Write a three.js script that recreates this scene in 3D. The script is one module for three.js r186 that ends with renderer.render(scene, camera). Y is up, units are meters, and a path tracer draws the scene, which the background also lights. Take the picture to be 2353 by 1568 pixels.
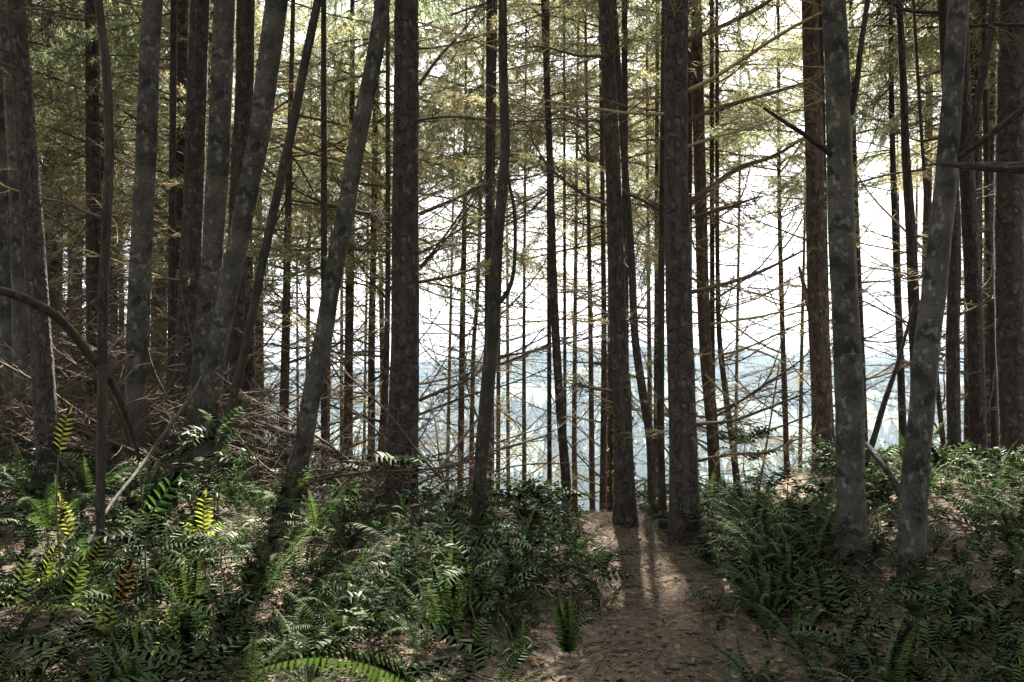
import * as THREE from 'three';

// ---------- camera, sky, sun, exposure ----------
const scene = new THREE.Scene();
const W = 2353, H = 1568, F = 2038, EYE = 1.5;                 // the photograph's frame as measured, and its focal length in the same pixels
const camera = new THREE.PerspectiveCamera(2 * Math.atan(H / 2 / F) * 180 / Math.PI, W / H, 0.05, 9000);
camera.position.set(0, EYE, 0);
camera.lookAt(0, EYE, -10);
scene.add(camera);
const SUN = new THREE.Vector3(Math.sin(0.05) * Math.cos(0.8), Math.sin(0.8), -Math.cos(0.05) * Math.cos(0.8)).normalize();
const sun = new THREE.DirectionalLight(new THREE.Color(1, 0.92, 0.79), 5);
sun.position.copy(SUN).multiplyScalar(60); sun.target.position.set(0, 0, -6);
sun.castShadow = true; sun.shadow.mapSize.set(4096, 4096); sun.shadow.radius = 1.4;
Object.assign(sun.shadow.camera, { left: -40, right: 40, top: 40, bottom: -40, near: 1, far: 160 });
scene.add(sun, sun.target);
{ // hazy bright morning sky
  const w = 512, h = 256, d = new Float32Array(w * h * 4);
  for (let j = 0; j < h; j++) for (let i = 0; i < w; i++) {
    const up = ((j + 0.5) / h - 0.5) * Math.PI, ro = ((i + 0.5) / w - 0.5) * 2 * Math.PI;
    const x = Math.cos(ro) * Math.cos(up), y = Math.sin(up), z = Math.sin(ro) * Math.cos(up);
    const c = Math.min(1, x * SUN.x + y * SUN.y + z * SUN.z), a = Math.acos(c);
    const k = Math.pow(Math.max(0, y), 0.55), g = 2.2 * Math.exp(-a / 0.55) + 0.7 * Math.exp(-a / 1.1);
    const o = (j * w + i) * 4, hor = [0.8, 0.82, 0.86], zen = [0.2, 0.27, 0.4], glow = [1, 0.97, 0.9];
    for (let q = 0; q < 3; q++) d[o + q] = 0.31 * (hor[q] * (1 - k) + zen[q] * k + glow[q] * g);
    d[o + 3] = 1;
  }
  const t = new THREE.DataTexture(d, w, h, THREE.RGBAFormat, THREE.FloatType);
  t.mapping = THREE.EquirectangularReflectionMapping; t.magFilter = THREE.LinearFilter; t.minFilter = THREE.LinearFilter; t.needsUpdate = true;
  scene.background = t; scene.environment = t;
}
scene.fog = new THREE.FogExp2(new THREE.Color(0.66, 0.82, 1), 0.00017);
const renderer = new THREE.WebGLRenderer({ antialias: true });
renderer.setSize(1024, 682);
renderer.shadowMap.enabled = true; renderer.shadowMap.type = THREE.PCFSoftShadowMap;
renderer.toneMapping = THREE.LinearToneMapping;
renderer.toneMappingExposure = 7;

// ---------- random numbers and noise ----------
let seed = 12345;
const rnd = () => { seed = (seed + 0x6d2b79f5) | 0; let t = Math.imul(seed ^ (seed >>> 15), 1 | seed); t = (t + Math.imul(t ^ (t >>> 7), 61 | t)) ^ t; return ((t ^ (t >>> 14)) >>> 0) / 4294967296; };
const rr = (a, b) => a + (b - a) * rnd(), pick = (a) => a[Math.floor(rnd() * a.length)];
const clamp = (x, a = 0, b = 1) => Math.min(b, Math.max(a, x)), sstep = (a, b, x) => { const t = clamp((x - a) / (b - a)); return t * t * (3 - 2 * t); }, lerp = (a, b, t) => a + (b - a) * t;
const hash = (x, y, s = 0) => { let h = Math.imul(x, 374761393) + Math.imul(y, 668265263) + Math.imul(s, 2147483647 ^ 0x5bd1e995); h = Math.imul(h ^ (h >>> 13), 1274126177); return ((h ^ (h >>> 16)) >>> 0) / 4294967296; };
function vnoise(x, y, s = 0, px = 0, py = 0) {
  const ix = Math.floor(x), iy = Math.floor(y), fx = x - ix, fy = y - iy, u = fx * fx * (3 - 2 * fx), v = fy * fy * (3 - 2 * fy);
  const w = (a, p) => (p ? ((a % p) + p) % p : a);
  const a = hash(w(ix, px), w(iy, py), s), b = hash(w(ix + 1, px), w(iy, py), s), c = hash(w(ix, px), w(iy + 1, py), s), d = hash(w(ix + 1, px), w(iy + 1, py), s);
  return lerp(lerp(a, b, u), lerp(c, d, u), v);
}
function fbm(x, y, o = 4, s = 0, px = 0, py = 0) { let t = 0, a = 0.5, n = 0; for (let i = 0; i < o; i++) { t += a * vnoise(x, y, s + i, px, py); n += a; a *= 0.5; x *= 2; y *= 2; px *= 2; py *= 2; } return t / n; }
const V = (x = 0, y = 0, z = 0) => new THREE.Vector3(x, y, z);
const at = (px, py, d) => V((px - W / 2) * d / F, EYE - (py - H / 2) * d / F, -d);   // a point measured in the photograph at its distance

// ---------- terrain ----------
const pathPts = [[-0.3, -3], [-0.05, 0], [0.3, 2], [0.5, 3.6], [0.72, 4.6], [0.95, 5.6], [1.02, 6.5], [0.95, 7.6], [0.7, 9.5], [0.2, 12]];
function pathX(d) { for (let i = 1; i < pathPts.length; i++) if (d < pathPts[i][1]) { const [x0, d0] = pathPts[i - 1], [x1, d1] = pathPts[i]; const t = clamp((d - d0) / (d1 - d0)); return lerp(x0, x1, t * t * (3 - 2 * t) * 0.5 + t * 0.5); } return pathPts[pathPts.length - 1][0]; }
function ground(x, z) {
  const d = -z, u = x + 0.28 * d + 1.2, m = sstep(-2.5, 2 + 0.06 * Math.max(d, 0), u);
  const dc = 7.4 + 2.2 * sstep(2, 5, x) + 0.6 * Math.sin(x * 0.7);
  const fall = (t) => (t < 0 ? 0 : 300 * (1 - Math.exp(-0.5 * (t * t / (t + 3.5)) / 300)));
  const left = 0.35 * sstep(4, 12, d) + 0.012 * Math.max(0, d - 12) - fall(d - 90);
  let h = lerp(left, -fall(d - dc), m);
  h += 0.22 * sstep(1.9, 3.6, x) * sstep(3, 6.5, d) * (1 - sstep(9, 13, d));              // low bank on the right
  h += 0.12 * sstep(-1.2, -3, x) * sstep(3.5, 7, d) * (1 - sstep(12, 20, d));
  if (d < 14 && d > -4 && Math.abs(x) < 14) {
    const e = Math.abs(x - pathX(d)); h -= 0.09 * (1 - sstep(0.3, 0.75, e));
    h += (fbm(x * 1.3 + 9, d * 1.3, 3, 3) - 0.5) * 0.16 + (fbm(x * 7, d * 7, 2, 8) - 0.5) * 0.04;
  }
  const far = Math.hypot(x, z);
  if (d > 300) {
    const a = x / d, ridge = 240 - 62 * sstep(0.06, -0.3, a) + 10 * Math.sin(a * 9 + 1) - 12 * sstep(0.45, 0.8, a);
    h += ridge * sstep(620, 2300, d + 120 * (fbm(x / 300, 2.5, 2, 21) - 0.5)) * (1 - 0.25 * sstep(2400, 4000, d)) + (fbm(x / 260, d / 260, 4, 31) - 0.5) * 70 * sstep(400, 1100, d);
  }
  if (d < -40 || far > 200 && d <= 300) h -= 0;
  return h;
}
const mat = (o) => new THREE.MeshStandardMaterial(o), phys = (o) => new THREE.MeshPhysicalMaterial({ side: THREE.DoubleSide, ...o });
const lin = (r, g, b) => new THREE.Color().setRGB(r, g, b);

// ---------- textures ----------
function texture(w, h, f, srgb = true) {     // f(u, v) -> [r, g, b] linear 0..1
  const d = new Uint8Array(w * h * 4), enc = (c) => 255 * (srgb ? (c <= 0.0031308 ? 12.92 * c : 1.055 * Math.pow(c, 1 / 2.4) - 0.055) : c);
  for (let j = 0; j < h; j++) for (let i = 0; i < w; i++) { const c = f((i + 0.5) / w, (j + 0.5) / h), o = (j * w + i) * 4; for (let q = 0; q < 3; q++) d[o + q] = clamp(enc(Math.max(0, c[q])), 0, 255); d[o + 3] = 255; }
  const t = new THREE.DataTexture(d, w, h); t.wrapS = t.wrapT = THREE.RepeatWrapping; t.magFilter = THREE.LinearFilter; t.minFilter = THREE.LinearMipmapLinearFilter; t.generateMipmaps = true;
  if (srgb) t.colorSpace = THREE.SRGBColorSpace; t.needsUpdate = true; return t;
}
// alder: smooth grey bark with pale lichen blotches, dark branch-scar brows and rings
const scars = Array.from({ length: 11 }, (_, i) => [rnd(), (i + rr(0.1, 0.9)) / 11, rr(0.1, 0.24)]);
function alderScar(u, v) { let m = 0; for (const [su, sv, w] of scars) { let du = Math.abs(u - su); du = Math.min(du, 1 - du); const dv = (v - sv) * 2.4 + du * 0.45; if (Math.abs(dv) < 0.14 && du < w) m = Math.max(m, (1 - du / w) ** 0.6 * (1 - sstep(0.02, 0.08 * (1.2 - du / w), Math.abs(dv + 0.02)))); } return m; }
const alderF = (u, v) => {
  const a = fbm(u * 4, v * 10, 4, 5, 4, 10), b = fbm(u * 14, v * 34, 3, 15, 14, 34), ring = sstep(0.66, 0.8, fbm(u * 2, v * 14, 3, 55, 2, 14)), lich = sstep(0.6, 0.7, fbm(u * 15, v * 46, 5, 75, 15, 46)) * (0.5 + fbm(u * 40, v * 100, 2, 85, 40, 100)), sc = alderScar(u, v);
  const sp = fbm(u * 60, v * 170, 2, 35, 60, 170); let k = 0.05 + 0.05 * (a - 0.5) + 0.05 * (b - 0.5) + 0.05 * (sp - 0.5); k *= 1 - 0.7 * ring - 0.85 * Math.min(1, sc * (0.7 + b * 0.7)); k = Math.max(0.012, k);
  const g = sstep(0.55, 0.75, fbm(u * 3, v * 6, 3, 95, 3, 6)) * 0.35;
  return [k * (1.06 - g * 0.25) + lich * 0.07, k * 0.95 + lich * 0.07, k * (0.82 - g * 0.4) + lich * 0.06];
};
const alderMap = texture(384, 1024, alderF), alderBump = texture(256, 768, (u, v) => { const k = 0.5 + 0.3 * (fbm(u * 10, v * 40, 4, 15, 10, 40) - 0.5) + 0.25 * (fbm(u * 3, v * 30, 3, 55, 3, 30) - 0.5) - 0.35 * alderScar(u, v); return [k, k, k]; }, false);
// spruce: scaly red-brown bark
const scaleN = (u, v) => { const n = fbm(u * 18, v * 36, 4, 105, 18, 36), r = Math.abs(fbm(u * 12, v * 22, 3, 125, 12, 22) - 0.5) * 2; return [n, sstep(0, 0.28, r)]; };
const spruceMap = texture(256, 512, (u, v) => { const [n, r] = scaleN(u, v), li = sstep(0.64, 0.76, fbm(u * 16, v * 30, 3, 145, 16, 30)); const k = (0.018 + 0.045 * n) * (0.5 + 0.5 * r); return [k * 1.18 + li * 0.05, k * 0.9 + li * 0.05, k * 0.78 + li * 0.04]; });
const spruceBump = texture(256, 512, (u, v) => { const [n, r] = scaleN(u, v); const k = 0.6 * r + 0.4 * n; return [k, k, k]; }, false);
const soilF = (u, v) => { const a = fbm(u * 6, v * 6, 5, 205, 6, 6), b = fbm(u * 60, v * 60, 3, 225, 60, 60), c = sstep(0.62, 0.7, fbm(u * 90, v * 34, 2, 245, 90, 34)); const k = 0.035 + 0.05 * a + 0.07 * (b - 0.4); return [k * 1.16 + c * 0.065, k * 0.88 + c * 0.046, k * 0.64 + c * 0.03]; };
const soilMap = texture(1024, 1024, soilF), soilBump = texture(512, 512, (u, v) => { const k = 0.5 * fbm(u * 40, v * 40, 4, 225, 40, 40) + 0.5 * fbm(u * 90, v * 34, 2, 245, 90, 34); return [k, k, k]; }, false);

const M = {
  alder: mat({ map: alderMap, bumpMap: alderBump, bumpScale: 0.012, roughness: 0.9 }),
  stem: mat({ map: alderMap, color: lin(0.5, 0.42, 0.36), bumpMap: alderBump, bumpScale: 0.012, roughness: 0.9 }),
  spruce: mat({ map: spruceMap, bumpMap: spruceBump, bumpScale: 0.02, roughness: 0.95 }),
  redSpruce: mat({ map: spruceMap, color: lin(1.75, 1.5, 1.3), bumpMap: spruceBump, bumpScale: 0.02, roughness: 0.95 }),  // reddish bark; orange glare on the slope trunks is put into its colour
  twig: mat({ color: lin(0.085, 0.062, 0.042), roughness: 0.95 }),
  litLichenTwig: mat({ color: lin(0.28, 0.23, 0.11), roughness: 1 }),  // pale lichen, plus backlit sun on the twigs put into the colour
  dry: mat({ color: lin(0.095, 0.07, 0.048), roughness: 0.95 }),
  pale: mat({ map: alderMap, color: lin(2.2, 2, 1.75), bumpMap: alderBump, bumpScale: 0.006, roughness: 0.85 }),
  soil: mat({ map: soilMap, bumpMap: soilBump, bumpScale: 0.03, roughness: 1 }),
  path: mat({ map: soilMap, color: lin(0.85, 0.78, 0.72), bumpMap: soilBump, bumpScale: 0.025, roughness: 1 }),
  needleA: phys({ specularIntensity: 0.2, color: lin(0.26, 0.31, 0.17), roughness: 1, transmission: 0.72, thickness: 0 }),
  needleB: phys({ specularIntensity: 0.2, color: lin(0.34, 0.33, 0.18), roughness: 1, transmission: 0.72, thickness: 0 }),
  fern: phys({ specularIntensity: 0.3, vertexColors: true, roughness: 0.92, transmission: 0.5, thickness: 0, clearcoat: 0.08, clearcoatRoughness: 0.5 }),
  grape: phys({ specularIntensity: 0.3, vertexColors: true, roughness: 0.92, transmission: 0.35, thickness: 0, clearcoat: 0.22, clearcoatRoughness: 0.42 }),
  hill: mat({ color: lin(0.035, 0.055, 0.03), roughness: 1 }),
  farTree: mat({ color: lin(0.04, 0.065, 0.032), roughness: 1 }),
};

// ---------- geometry collector ----------
class Geo {
  constructor() { this.p = []; this.n = []; this.u = []; this.c = []; this.i = []; this.col = null; this.groups = []; }
  vert(p, n, u = 0, v = 0) { this.p.push(p.x, p.y, p.z); this.n.push(n.x, n.y, n.z); this.u.push(u, v); if (this.col) this.c.push(...this.col); return this.p.length / 3 - 1; }
  tube(pts, radii, sides = 5, opt = {}) {
    const n = pts.length, T = V(), N = V(), B = V(); let len = opt.v0 || 0; const vs = opt.vs || 1, us = opt.us || 1;
    T.subVectors(pts[1], pts[0]).normalize(); N.set(Math.abs(T.y) > 0.9 ? 1 : 0, Math.abs(T.y) > 0.9 ? 0 : 1, 0).cross(T).normalize();
    const first = this.p.length / 3, rough = opt.rough || 0, s = opt.seed || 0;
    for (let k = 0; k < n; k++) {
      T.subVectors(pts[Math.min(k + 1, n - 1)], pts[Math.max(k - 1, 0)]).normalize();
      N.addScaledVector(T, -N.dot(T)).normalize(); B.crossVectors(T, N);
      if (k) len += pts[k].distanceTo(pts[k - 1]);
      for (let q = 0; q <= sides; q++) {
        const a = q % sides / sides * Math.PI * 2, ca = Math.cos(a), sa = Math.sin(a), dir = V(N.x * ca + B.x * sa, N.y * ca + B.y * sa, N.z * ca + B.z * sa);
        const r = radii[k] * (1 + rough * (fbm(ca * 1.7 + s, len * 3.5 + sa * 1.3, 3, 7) - 0.5) * 2);
        this.vert(V().copy(pts[k]).addScaledVector(dir, r), dir, q / sides * us, len * vs);
      }
    }
    for (let k = 0; k < n - 1; k++) for (let q = 0; q < sides; q++) { const a = first + k * (sides + 1) + q, b = a + sides + 1; this.i.push(a, a + 1, b, b, a + 1, b + 1); }
    if (opt.cap) { const c = this.vert(pts[n - 1], T, 0.5, len * vs); const r0 = first + (n - 1) * (sides + 1); for (let q = 0; q < sides; q++) this.i.push(r0 + q, r0 + q + 1, c); }
    return this;
  }
  blade(a, dir, side, len, wid) {   // one thin leaf-like triangle
    const n = V().crossVectors(side, dir).normalize();
    const i0 = this.vert(V().copy(a).addScaledVector(side, wid / 2), n), i1 = this.vert(V().copy(a).addScaledVector(side, -wid / 2), n), i2 = this.vert(V().copy(a).addScaledVector(dir, len), n, 0, 1);
    this.i.push(i0, i2, i1);
  }
  fan(pts, n) { const f = this.p.length / 3; for (const p of pts) this.vert(p, n); for (let k = 1; k < pts.length - 1; k++) this.i.push(f, f + k, f + k + 1); }
  mark(m) { this.groups.push([this.i.length, m]); }
  build() {
    const g = new THREE.BufferGeometry();
    g.setAttribute('position', new THREE.Float32BufferAttribute(this.p, 3)); g.setAttribute('normal', new THREE.Float32BufferAttribute(this.n, 3)); g.setAttribute('uv', new THREE.Float32BufferAttribute(this.u, 2));
    if (this.c.length) g.setAttribute('color', new THREE.Float32BufferAttribute(this.c, 3));
    g.setIndex(this.i);
    this.groups.forEach(([s, m], k) => g.addGroup(s, (this.groups[k + 1]?.[0] ?? this.i.length) - s, m));
    return g;
  }
}
const taken = {};
const numbered = (n) => { const k = taken[n] = (taken[n] ?? -1) + 1; return k ? n + '_' + String(k).padStart(3, '0') : n; };
const mesh = (name, geo, m, parent) => { const o = new THREE.Mesh(geo, m); o.name = parent === scene ? numbered(name) : name; o.castShadow = o.receiveShadow = true; parent.add(o); return o; };
function thing(name, label, category, group, [x, y, z] = [0, 0, 0]) { const o = new THREE.Group(); o.name = numbered(name); o.position.set(x, y, z); o.userData = { label, category }; if (group) o.userData.group = group; scene.add(o); return o; }
function structure(name, geo, m) { const o = mesh(name, geo, m, scene); o.userData.kind = 'structure'; return o; }
function copies(name, geo, m, mats, parent, kind, colors) {
  const o = new THREE.InstancedMesh(geo, m, mats.length); mats.forEach((x, i) => o.setMatrixAt(i, x)); if (colors) colors.forEach((c, i) => o.setColorAt(i, c));
  o.name = parent === scene ? numbered(name) : name; o.castShadow = o.receiveShadow = true; if (kind) o.userData.kind = kind; parent.add(o); return o;
}
const ORD = ['first', 'second', 'third', 'fourth', 'fifth', 'sixth', 'seventh', 'eighth', 'ninth', 'tenth', 'eleventh', 'twelfth', 'thirteenth', 'fourteenth', 'fifteenth', 'sixteenth', 'seventeenth', 'eighteenth', 'nineteenth', 'twentieth'];
const TENS = ['', '', 'twenty', 'thirty', 'forty', 'fifty', 'sixty'];
const ordinal = (n) => (n < 20 ? ORD[n] : (n + 1) % 10 ? TENS[Math.floor((n + 1) / 10)] + '-' + ORD[n % 10] : ['', '', 'twentieth', 'thirtieth', 'fortieth', 'fiftieth', 'sixtieth'][(n + 1) / 10]);
const tmpO = new THREE.Object3D();
const placed = (x, y, z, rx, ry, rz, s, order = 'YZX') => { tmpO.position.set(x, y, z); tmpO.rotation.set(rx, ry, rz, order); if (typeof s === 'number') tmpO.scale.setScalar(s); else tmpO.scale.set(...s); tmpO.updateMatrix(); return tmpO.matrix.clone(); };

// ---------- ground, path, hills ----------
{
  const N = 300, Q = 320, g = new Geo();
  const sx = (s) => 3.2 * Math.sinh(7.9 * s), sz = (s) => -5 - 3.2 * Math.sinh(7.9 * s);
  for (let j = 0; j <= Q; j++) for (let i = 0; i <= N; i++) { const x = sx(i / N * 2 - 1), z = sz(j / Q * 2 - 1); g.vert(V(x, ground(x, z), z), V(0, 1, 0), x / 1.7, z / 1.7); }
  const near = [], wide = [];
  for (let j = 0; j < Q; j++) for (let i = 0; i < N; i++) { const a = j * (N + 1) + i, b = a + N + 1; (Math.hypot(sx(i / N * 2 - 1), sz(j / Q * 2 - 1)) < 130 ? near : wide).push(a, a + 1, b, b, a + 1, b + 1); }
  for (const [name, idx, m] of [['ground', near, M.soil], ['hills', wide, M.hill]]) { g.i = idx; const geo = g.build(); geo.computeVertexNormals(); structure(name, geo, m); }
  const p = new Geo(), K = 14, L = 170;
  for (let j = 0; j <= L; j++) { const d = lerp(-2.5, 10.5, j / L), c = pathX(d), wl = lerp(0.36, 0.24, sstep(4, 5.5, d)) + 0.2 * (fbm(d * 1.7, 3, 3, 61) - 0.5), wr = lerp(0.38, 0.28, sstep(4, 5.5, d)) + 0.2 * (fbm(d * 1.9, 7, 3, 62) - 0.5); for (let i = 0; i <= K; i++) { const x = lerp(c - wl, c + wr, i / K), e = Math.abs(i / K - 0.5) * 2; p.vert(V(x, ground(x, -d) + 0.02 - 0.05 * e ** 6 + 0.02 * (fbm(x * 14, d * 14, 2, 63) - 0.5), -d), V(0, 1, 0), x / 1.3 + 0.3, -d / 1.3); } }
  for (let j = 0; j < L; j++) for (let i = 0; i < K; i++) { const a = j * (K + 1) + i, b = a + K + 1; p.i.push(a, a + 1, b, b, a + 1, b + 1); }
  const pg = p.build(); pg.computeVertexNormals();
  structure('path', pg, M.path);
}
{ // the far wooded slope across the valley
  const g = new Geo();
  const cone = (y0, y1, r, k, tw) => { const top = V(0, y1, 0); for (let q = 0; q < k; q++) { const a = (q + tw) / k * 6.283, b = (q + 1 + tw) / k * 6.283; const A = V(Math.cos(a) * r, y0, Math.sin(a) * r), B = V(Math.cos(b) * r, y0, Math.sin(b) * r), n = V().crossVectors(V().subVectors(top, A), V().subVectors(B, A)).normalize(); g.fan([A, top, B], n); } };
  cone(0.05, 0.55, 0.21, 6, 0); cone(0.3, 0.8, 0.16, 5, 0.5); cone(0.55, 1, 0.1, 5, 0.2);
  const ms = [], cs = [];
  for (let k = 0; k < 30000; k++) { const d = 330 + 2300 * Math.sqrt(rnd()), x = d * rr(-0.75, 0.75); if (fbm(x / 160, d / 160, 3, 91) < 0.4) continue; const s = rr(14, 30); ms.push(placed(x, ground(x, -d) - 1, -d, 0, rnd() * 6, 0, [s * rr(0.8, 1.4), s, s])); const t = rr(0.7, 1.35); cs.push(lin(t * rr(0.85, 1.25), t, t * rr(0.8, 1.1))); }
  const o = copies('far_forest', g.build(), M.farTree, ms, scene, 'stuff', cs); o.userData.label = 'hazy blue forest covering the hills across the valley'; o.userData.category = 'forest';
}

// ---------- branches ----------
function branchGeo({ L, up, bend, twigs, live, mossy }) {
  const wood = new Geo(), green = new Geo(), pts = [], rad = [], K = 9, wz = rr(-0.25, 0.25), ph = rnd() * 6;
  for (let k = 0; k <= K; k++) { const t = k / K, x = L * t; pts.push(V(x, up * x + bend * x * x + 0.02 * Math.sin(t * 9 + ph), wz * x * t + 0.05 * Math.sin(t * 6 + ph))); rad.push(0.0165 * (1 - 0.84 * t) * (L / 2.2) ** 0.5 + 0.002); }
  wood.tube(pts, rad, 5);
  const curve = new THREE.CatmullRomCurve3(pts), P = V(), D = V();
  const tuft = (a, b, dens, len) => { const dv = V().subVectors(b, a), l = dv.length(); dv.normalize(); const n = Math.max(2, Math.round(l * dens)); for (let q = 0; q < n; q++) { const p = V().copy(a).addScaledVector(dv, l * (q + rnd()) / n); for (const s of [-1, 1]) { const side = V(rr(-1, 1), rr(-0.5, 0.5), rr(-1, 1)).cross(dv).normalize(); const dir = V().copy(dv).multiplyScalar(rr(0.4, 0.9)).addScaledVector(side, s).add(V(0, rr(-0.5, 0.12), 0)).normalize(); green.blade(p, dir, V(rr(-1, 1), rr(-1, 1), rr(-1, 1)).cross(dir).normalize(), len * rr(0.6, 1.25), len * 0.13); } } };
  for (let k = 0; k < twigs; k++) {
    const t = lerp(live ? 0.14 : 0.08, 0.98, (k + rnd() * 0.8) / twigs), s = k % 2 ? 1 : -1;
    curve.getPoint(t, P); curve.getTangent(t, D);
    const tl = L * (live ? 0.4 : 0.34) * (1.08 - t * 0.8) * rr(0.45, 1.15), ang = s * rr(0.6, 1.15), y0 = live ? rr(-0.35, 0.1) : rr(-0.35, 0.4);
    const dir = V(Math.cos(ang), D.y * 0.5 + y0, Math.sin(ang)).normalize(), a = V().copy(P), q1 = [], qr = [];
    const cv = V(rr(0.1, 0.5), live ? rr(-0.9, -0.1) : rr(-0.3, 0.35), -s * rr(0, 0.3));
    for (let j = 0; j <= 4; j++) { const w = j / 4; q1.push(V().copy(a).addScaledVector(dir, tl * w).addScaledVector(cv, tl * w * w * 0.5)); qr.push(lerp(0.0062, 0.002, w) * (1.1 - t * 0.4)); }
    wood.tube(q1, qr, 3);
    const subs = Math.round((live ? 4 : 3.4) * rr(0.5, 1.3));
    for (let j = 0; j < subs; j++) {
      const w = rr(0.2, 0.95), b = V().copy(a).addScaledVector(dir, tl * w).addScaledVector(cv, tl * w * w * 0.5), sl = tl * rr(0.2, 0.5), an = ang + (j % 2 ? 1 : -1) * rr(0.4, 1);
      const e = V().copy(b).add(V(Math.cos(an) * sl, rr(live ? -1.1 : -0.5, live ? 0 : 0.35) * sl, Math.sin(an) * sl)), m = V().lerpVectors(b, e, 0.5).add(V(0, rr(-0.04, 0.04) * sl * 4, 0));
      wood.tube([b, m, e], [0.0032, 0.0026, 0.0016], 3);
      if (live) tuft(b, e, 26, 0.085);
      else if (mossy) tuft(b, e, 10, 0.03);
    }
    if (live) for (let j = 1; j <= 4; j++) tuft(q1[j - 1], q1[j], 24, 0.09); else if (mossy) for (let j = 1; j <= 4; j++) tuft(q1[j - 1], q1[j], 9, 0.035);
  }
  if (live) tuft(pts[K - 3], pts[K], 24, 0.1);
  return { wood, green, sag: (x) => up * x + bend * x * x, drift: (x) => wz * x * x / L };
}
const both = ({ wood, green }) => { const g = new Geo(); Object.assign(g, { p: [...wood.p, ...green.p], n: [...wood.n, ...green.n], u: [...wood.u, ...green.u] }); const off = wood.p.length / 3; g.groups = [[0, 0], [wood.i.length, 1]]; g.i = [...wood.i, ...green.i.map((k) => k + off)]; return g.build(); };
const split = ({ wood, green, sag, drift }) => ({ sag, drift, wood: wood.build(), green: green.i.length ? green.build() : null });
const deadV = [], liveV = [];
for (let k = 0; k < 9; k++) deadV.push(split(branchGeo({ L: 2, up: rr(-0.25, 0.3), bend: rr(-0.1, 0.16), twigs: 15 + Math.floor(rnd() * 8), live: false, mossy: k % 3 === 1 })));
for (let k = 0; k < 6; k++) { const b = branchGeo({ L: 2.4, up: rr(-0.15, 0.2), bend: rr(-0.12, 0.02), twigs: 20 + Math.floor(rnd() * 5), live: true }); liveV.push({ ...split(b), both: both(b) }); }
const upV = []; for (let k = 0; k < 3; k++) upV.push(split(branchGeo({ L: 2, up: rr(0.05, 0.25), bend: rr(0.14, 0.26), twigs: 12, live: false })));

// gaps in the canopy: where the photograph shows sun on the forest floor
const GAPS = [[-2.25, 4.7, 1.1, 1.4], [-3.3, 6.2, 1.1, 1], [0.98, 5.35, 0.42, 0.35], [0.4, 8.1, 1.4, 0.4], [3.9, 6.6, 1.1, 1.7], [-0.55, 2.62, 0.5, 0.4], [1.75, 4.6, 0.16, 0.14]];
const inGap = (p) => { const t = (p.y - 0.25) / SUN.y, x = p.x - SUN.x * t, d = -(p.z - SUN.z * t); return GAPS.some(([gx, gd, rx, rd]) => ((x - gx) / rx) ** 2 + ((d - gd) / rd) ** 2 < 1); };
const hitsGap = (m, L, v) => [0.1, 0.3, 0.5, 0.7, 0.9, 1.05].some((t) => [-1, -0.6, -0.25, 0, 0.25, 0.6, 1].some((w) => inGap(V(L * t, v.sag(L * t) - 0.12 * Math.abs(w), v.drift(L * t) + w * (1.15 - 0.8 * t)).applyMatrix4(m))));

// ---------- trees ----------
const trees = [];
function buildTree(o) {
  // o: pts [[x,y,z]...] world from bottom to top with radii; species; label...
  const base = o.pts[0], t = thing(o.name, o.label, 'tree', o.group, [base.x, base.y, base.z]);
  const rel = o.pts.map((p) => V().subVectors(p, base)), curve = new THREE.CatmullRomCurve3(rel), seg = o.seg || 40, pts = [], rad = [];
  const rAt = (y) => { let k = 0; while (k < rel.length - 2 && rel[k + 1].y < y) k++; return lerp(o.radii[k], o.radii[k + 1], clamp((y - rel[k].y) / (rel[k + 1].y - rel[k].y || 1))); };
  for (let k = 0; k <= seg; k++) { const p = curve.getPoint((k / seg) ** 1.15); pts.push(p); rad.push(rAt(p.y) * (1 + 0.35 * Math.exp(-Math.max(0, p.y - 0.12) / 0.14) * (o.flare ?? 1))); }
  const g = new Geo(); g.tube(pts, rad, o.sides || 14, { us: o.us || 1, vs: o.vs || 0.5, rough: o.rough ?? 0.07, seed: base.x * 3.1, v0: rnd() * 5, cap: true });
  const geo = g.build(); geo.computeVertexNormals(); fixSeam(geo, o.sides || 14, pts.length);
  const trunk = mesh('trunk', geo, M[o.species], t); if (o.cast === false) trunk.castShadow = true;
  o.group3 = t; o.at = (y) => { let k = 0; while (k < pts.length - 2 && pts[k + 1].y < y) k++; const p = V().lerpVectors(pts[k], pts[k + 1], clamp((y - pts[k].y) / (pts[k + 1].y - pts[k].y || 1))); return p; }; o.r = rAt; o.top = rel[rel.length - 1].y;
  trees.push(o); return o;
}
function fixSeam(geo, sides, rings) { const n = geo.attributes.normal; for (let k = 0; k < rings; k++) { const a = k * (sides + 1), b = a + sides; const x = n.getX(a) + n.getX(b), y = n.getY(a) + n.getY(b), z = n.getZ(a) + n.getZ(b), l = Math.hypot(x, y, z) || 1; n.setXYZ(a, x / l, y / l, z / l); n.setXYZ(b, x / l, y / l, z / l); } }
function addBranch(o, y, az, pitch, s, v, woodMat, live) {
  const p = o.at(y); p.x += Math.cos(az) * o.r(y) * 0.5; p.z += -Math.sin(az) * o.r(y) * 0.5;
  const m = placed(p.x + o.pts[0].x, p.y + o.pts[0].y, p.z + o.pts[0].z, rr(-0.5, 0.5), az, pitch, s);
  if (hitsGap(m, live ? 2.4 : 2, v)) return;
  const b = mesh('branch', v.wood, woodMat, o.group3); b.position.copy(p); b.rotation.copy(tmpO.rotation); b.scale.setScalar(s);
  if (v.green) mesh(live ? 'needles' : 'moss', v.green, live ? o.needle : M.litLichenTwig, b).userData.kind = 'stuff';
}
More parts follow.
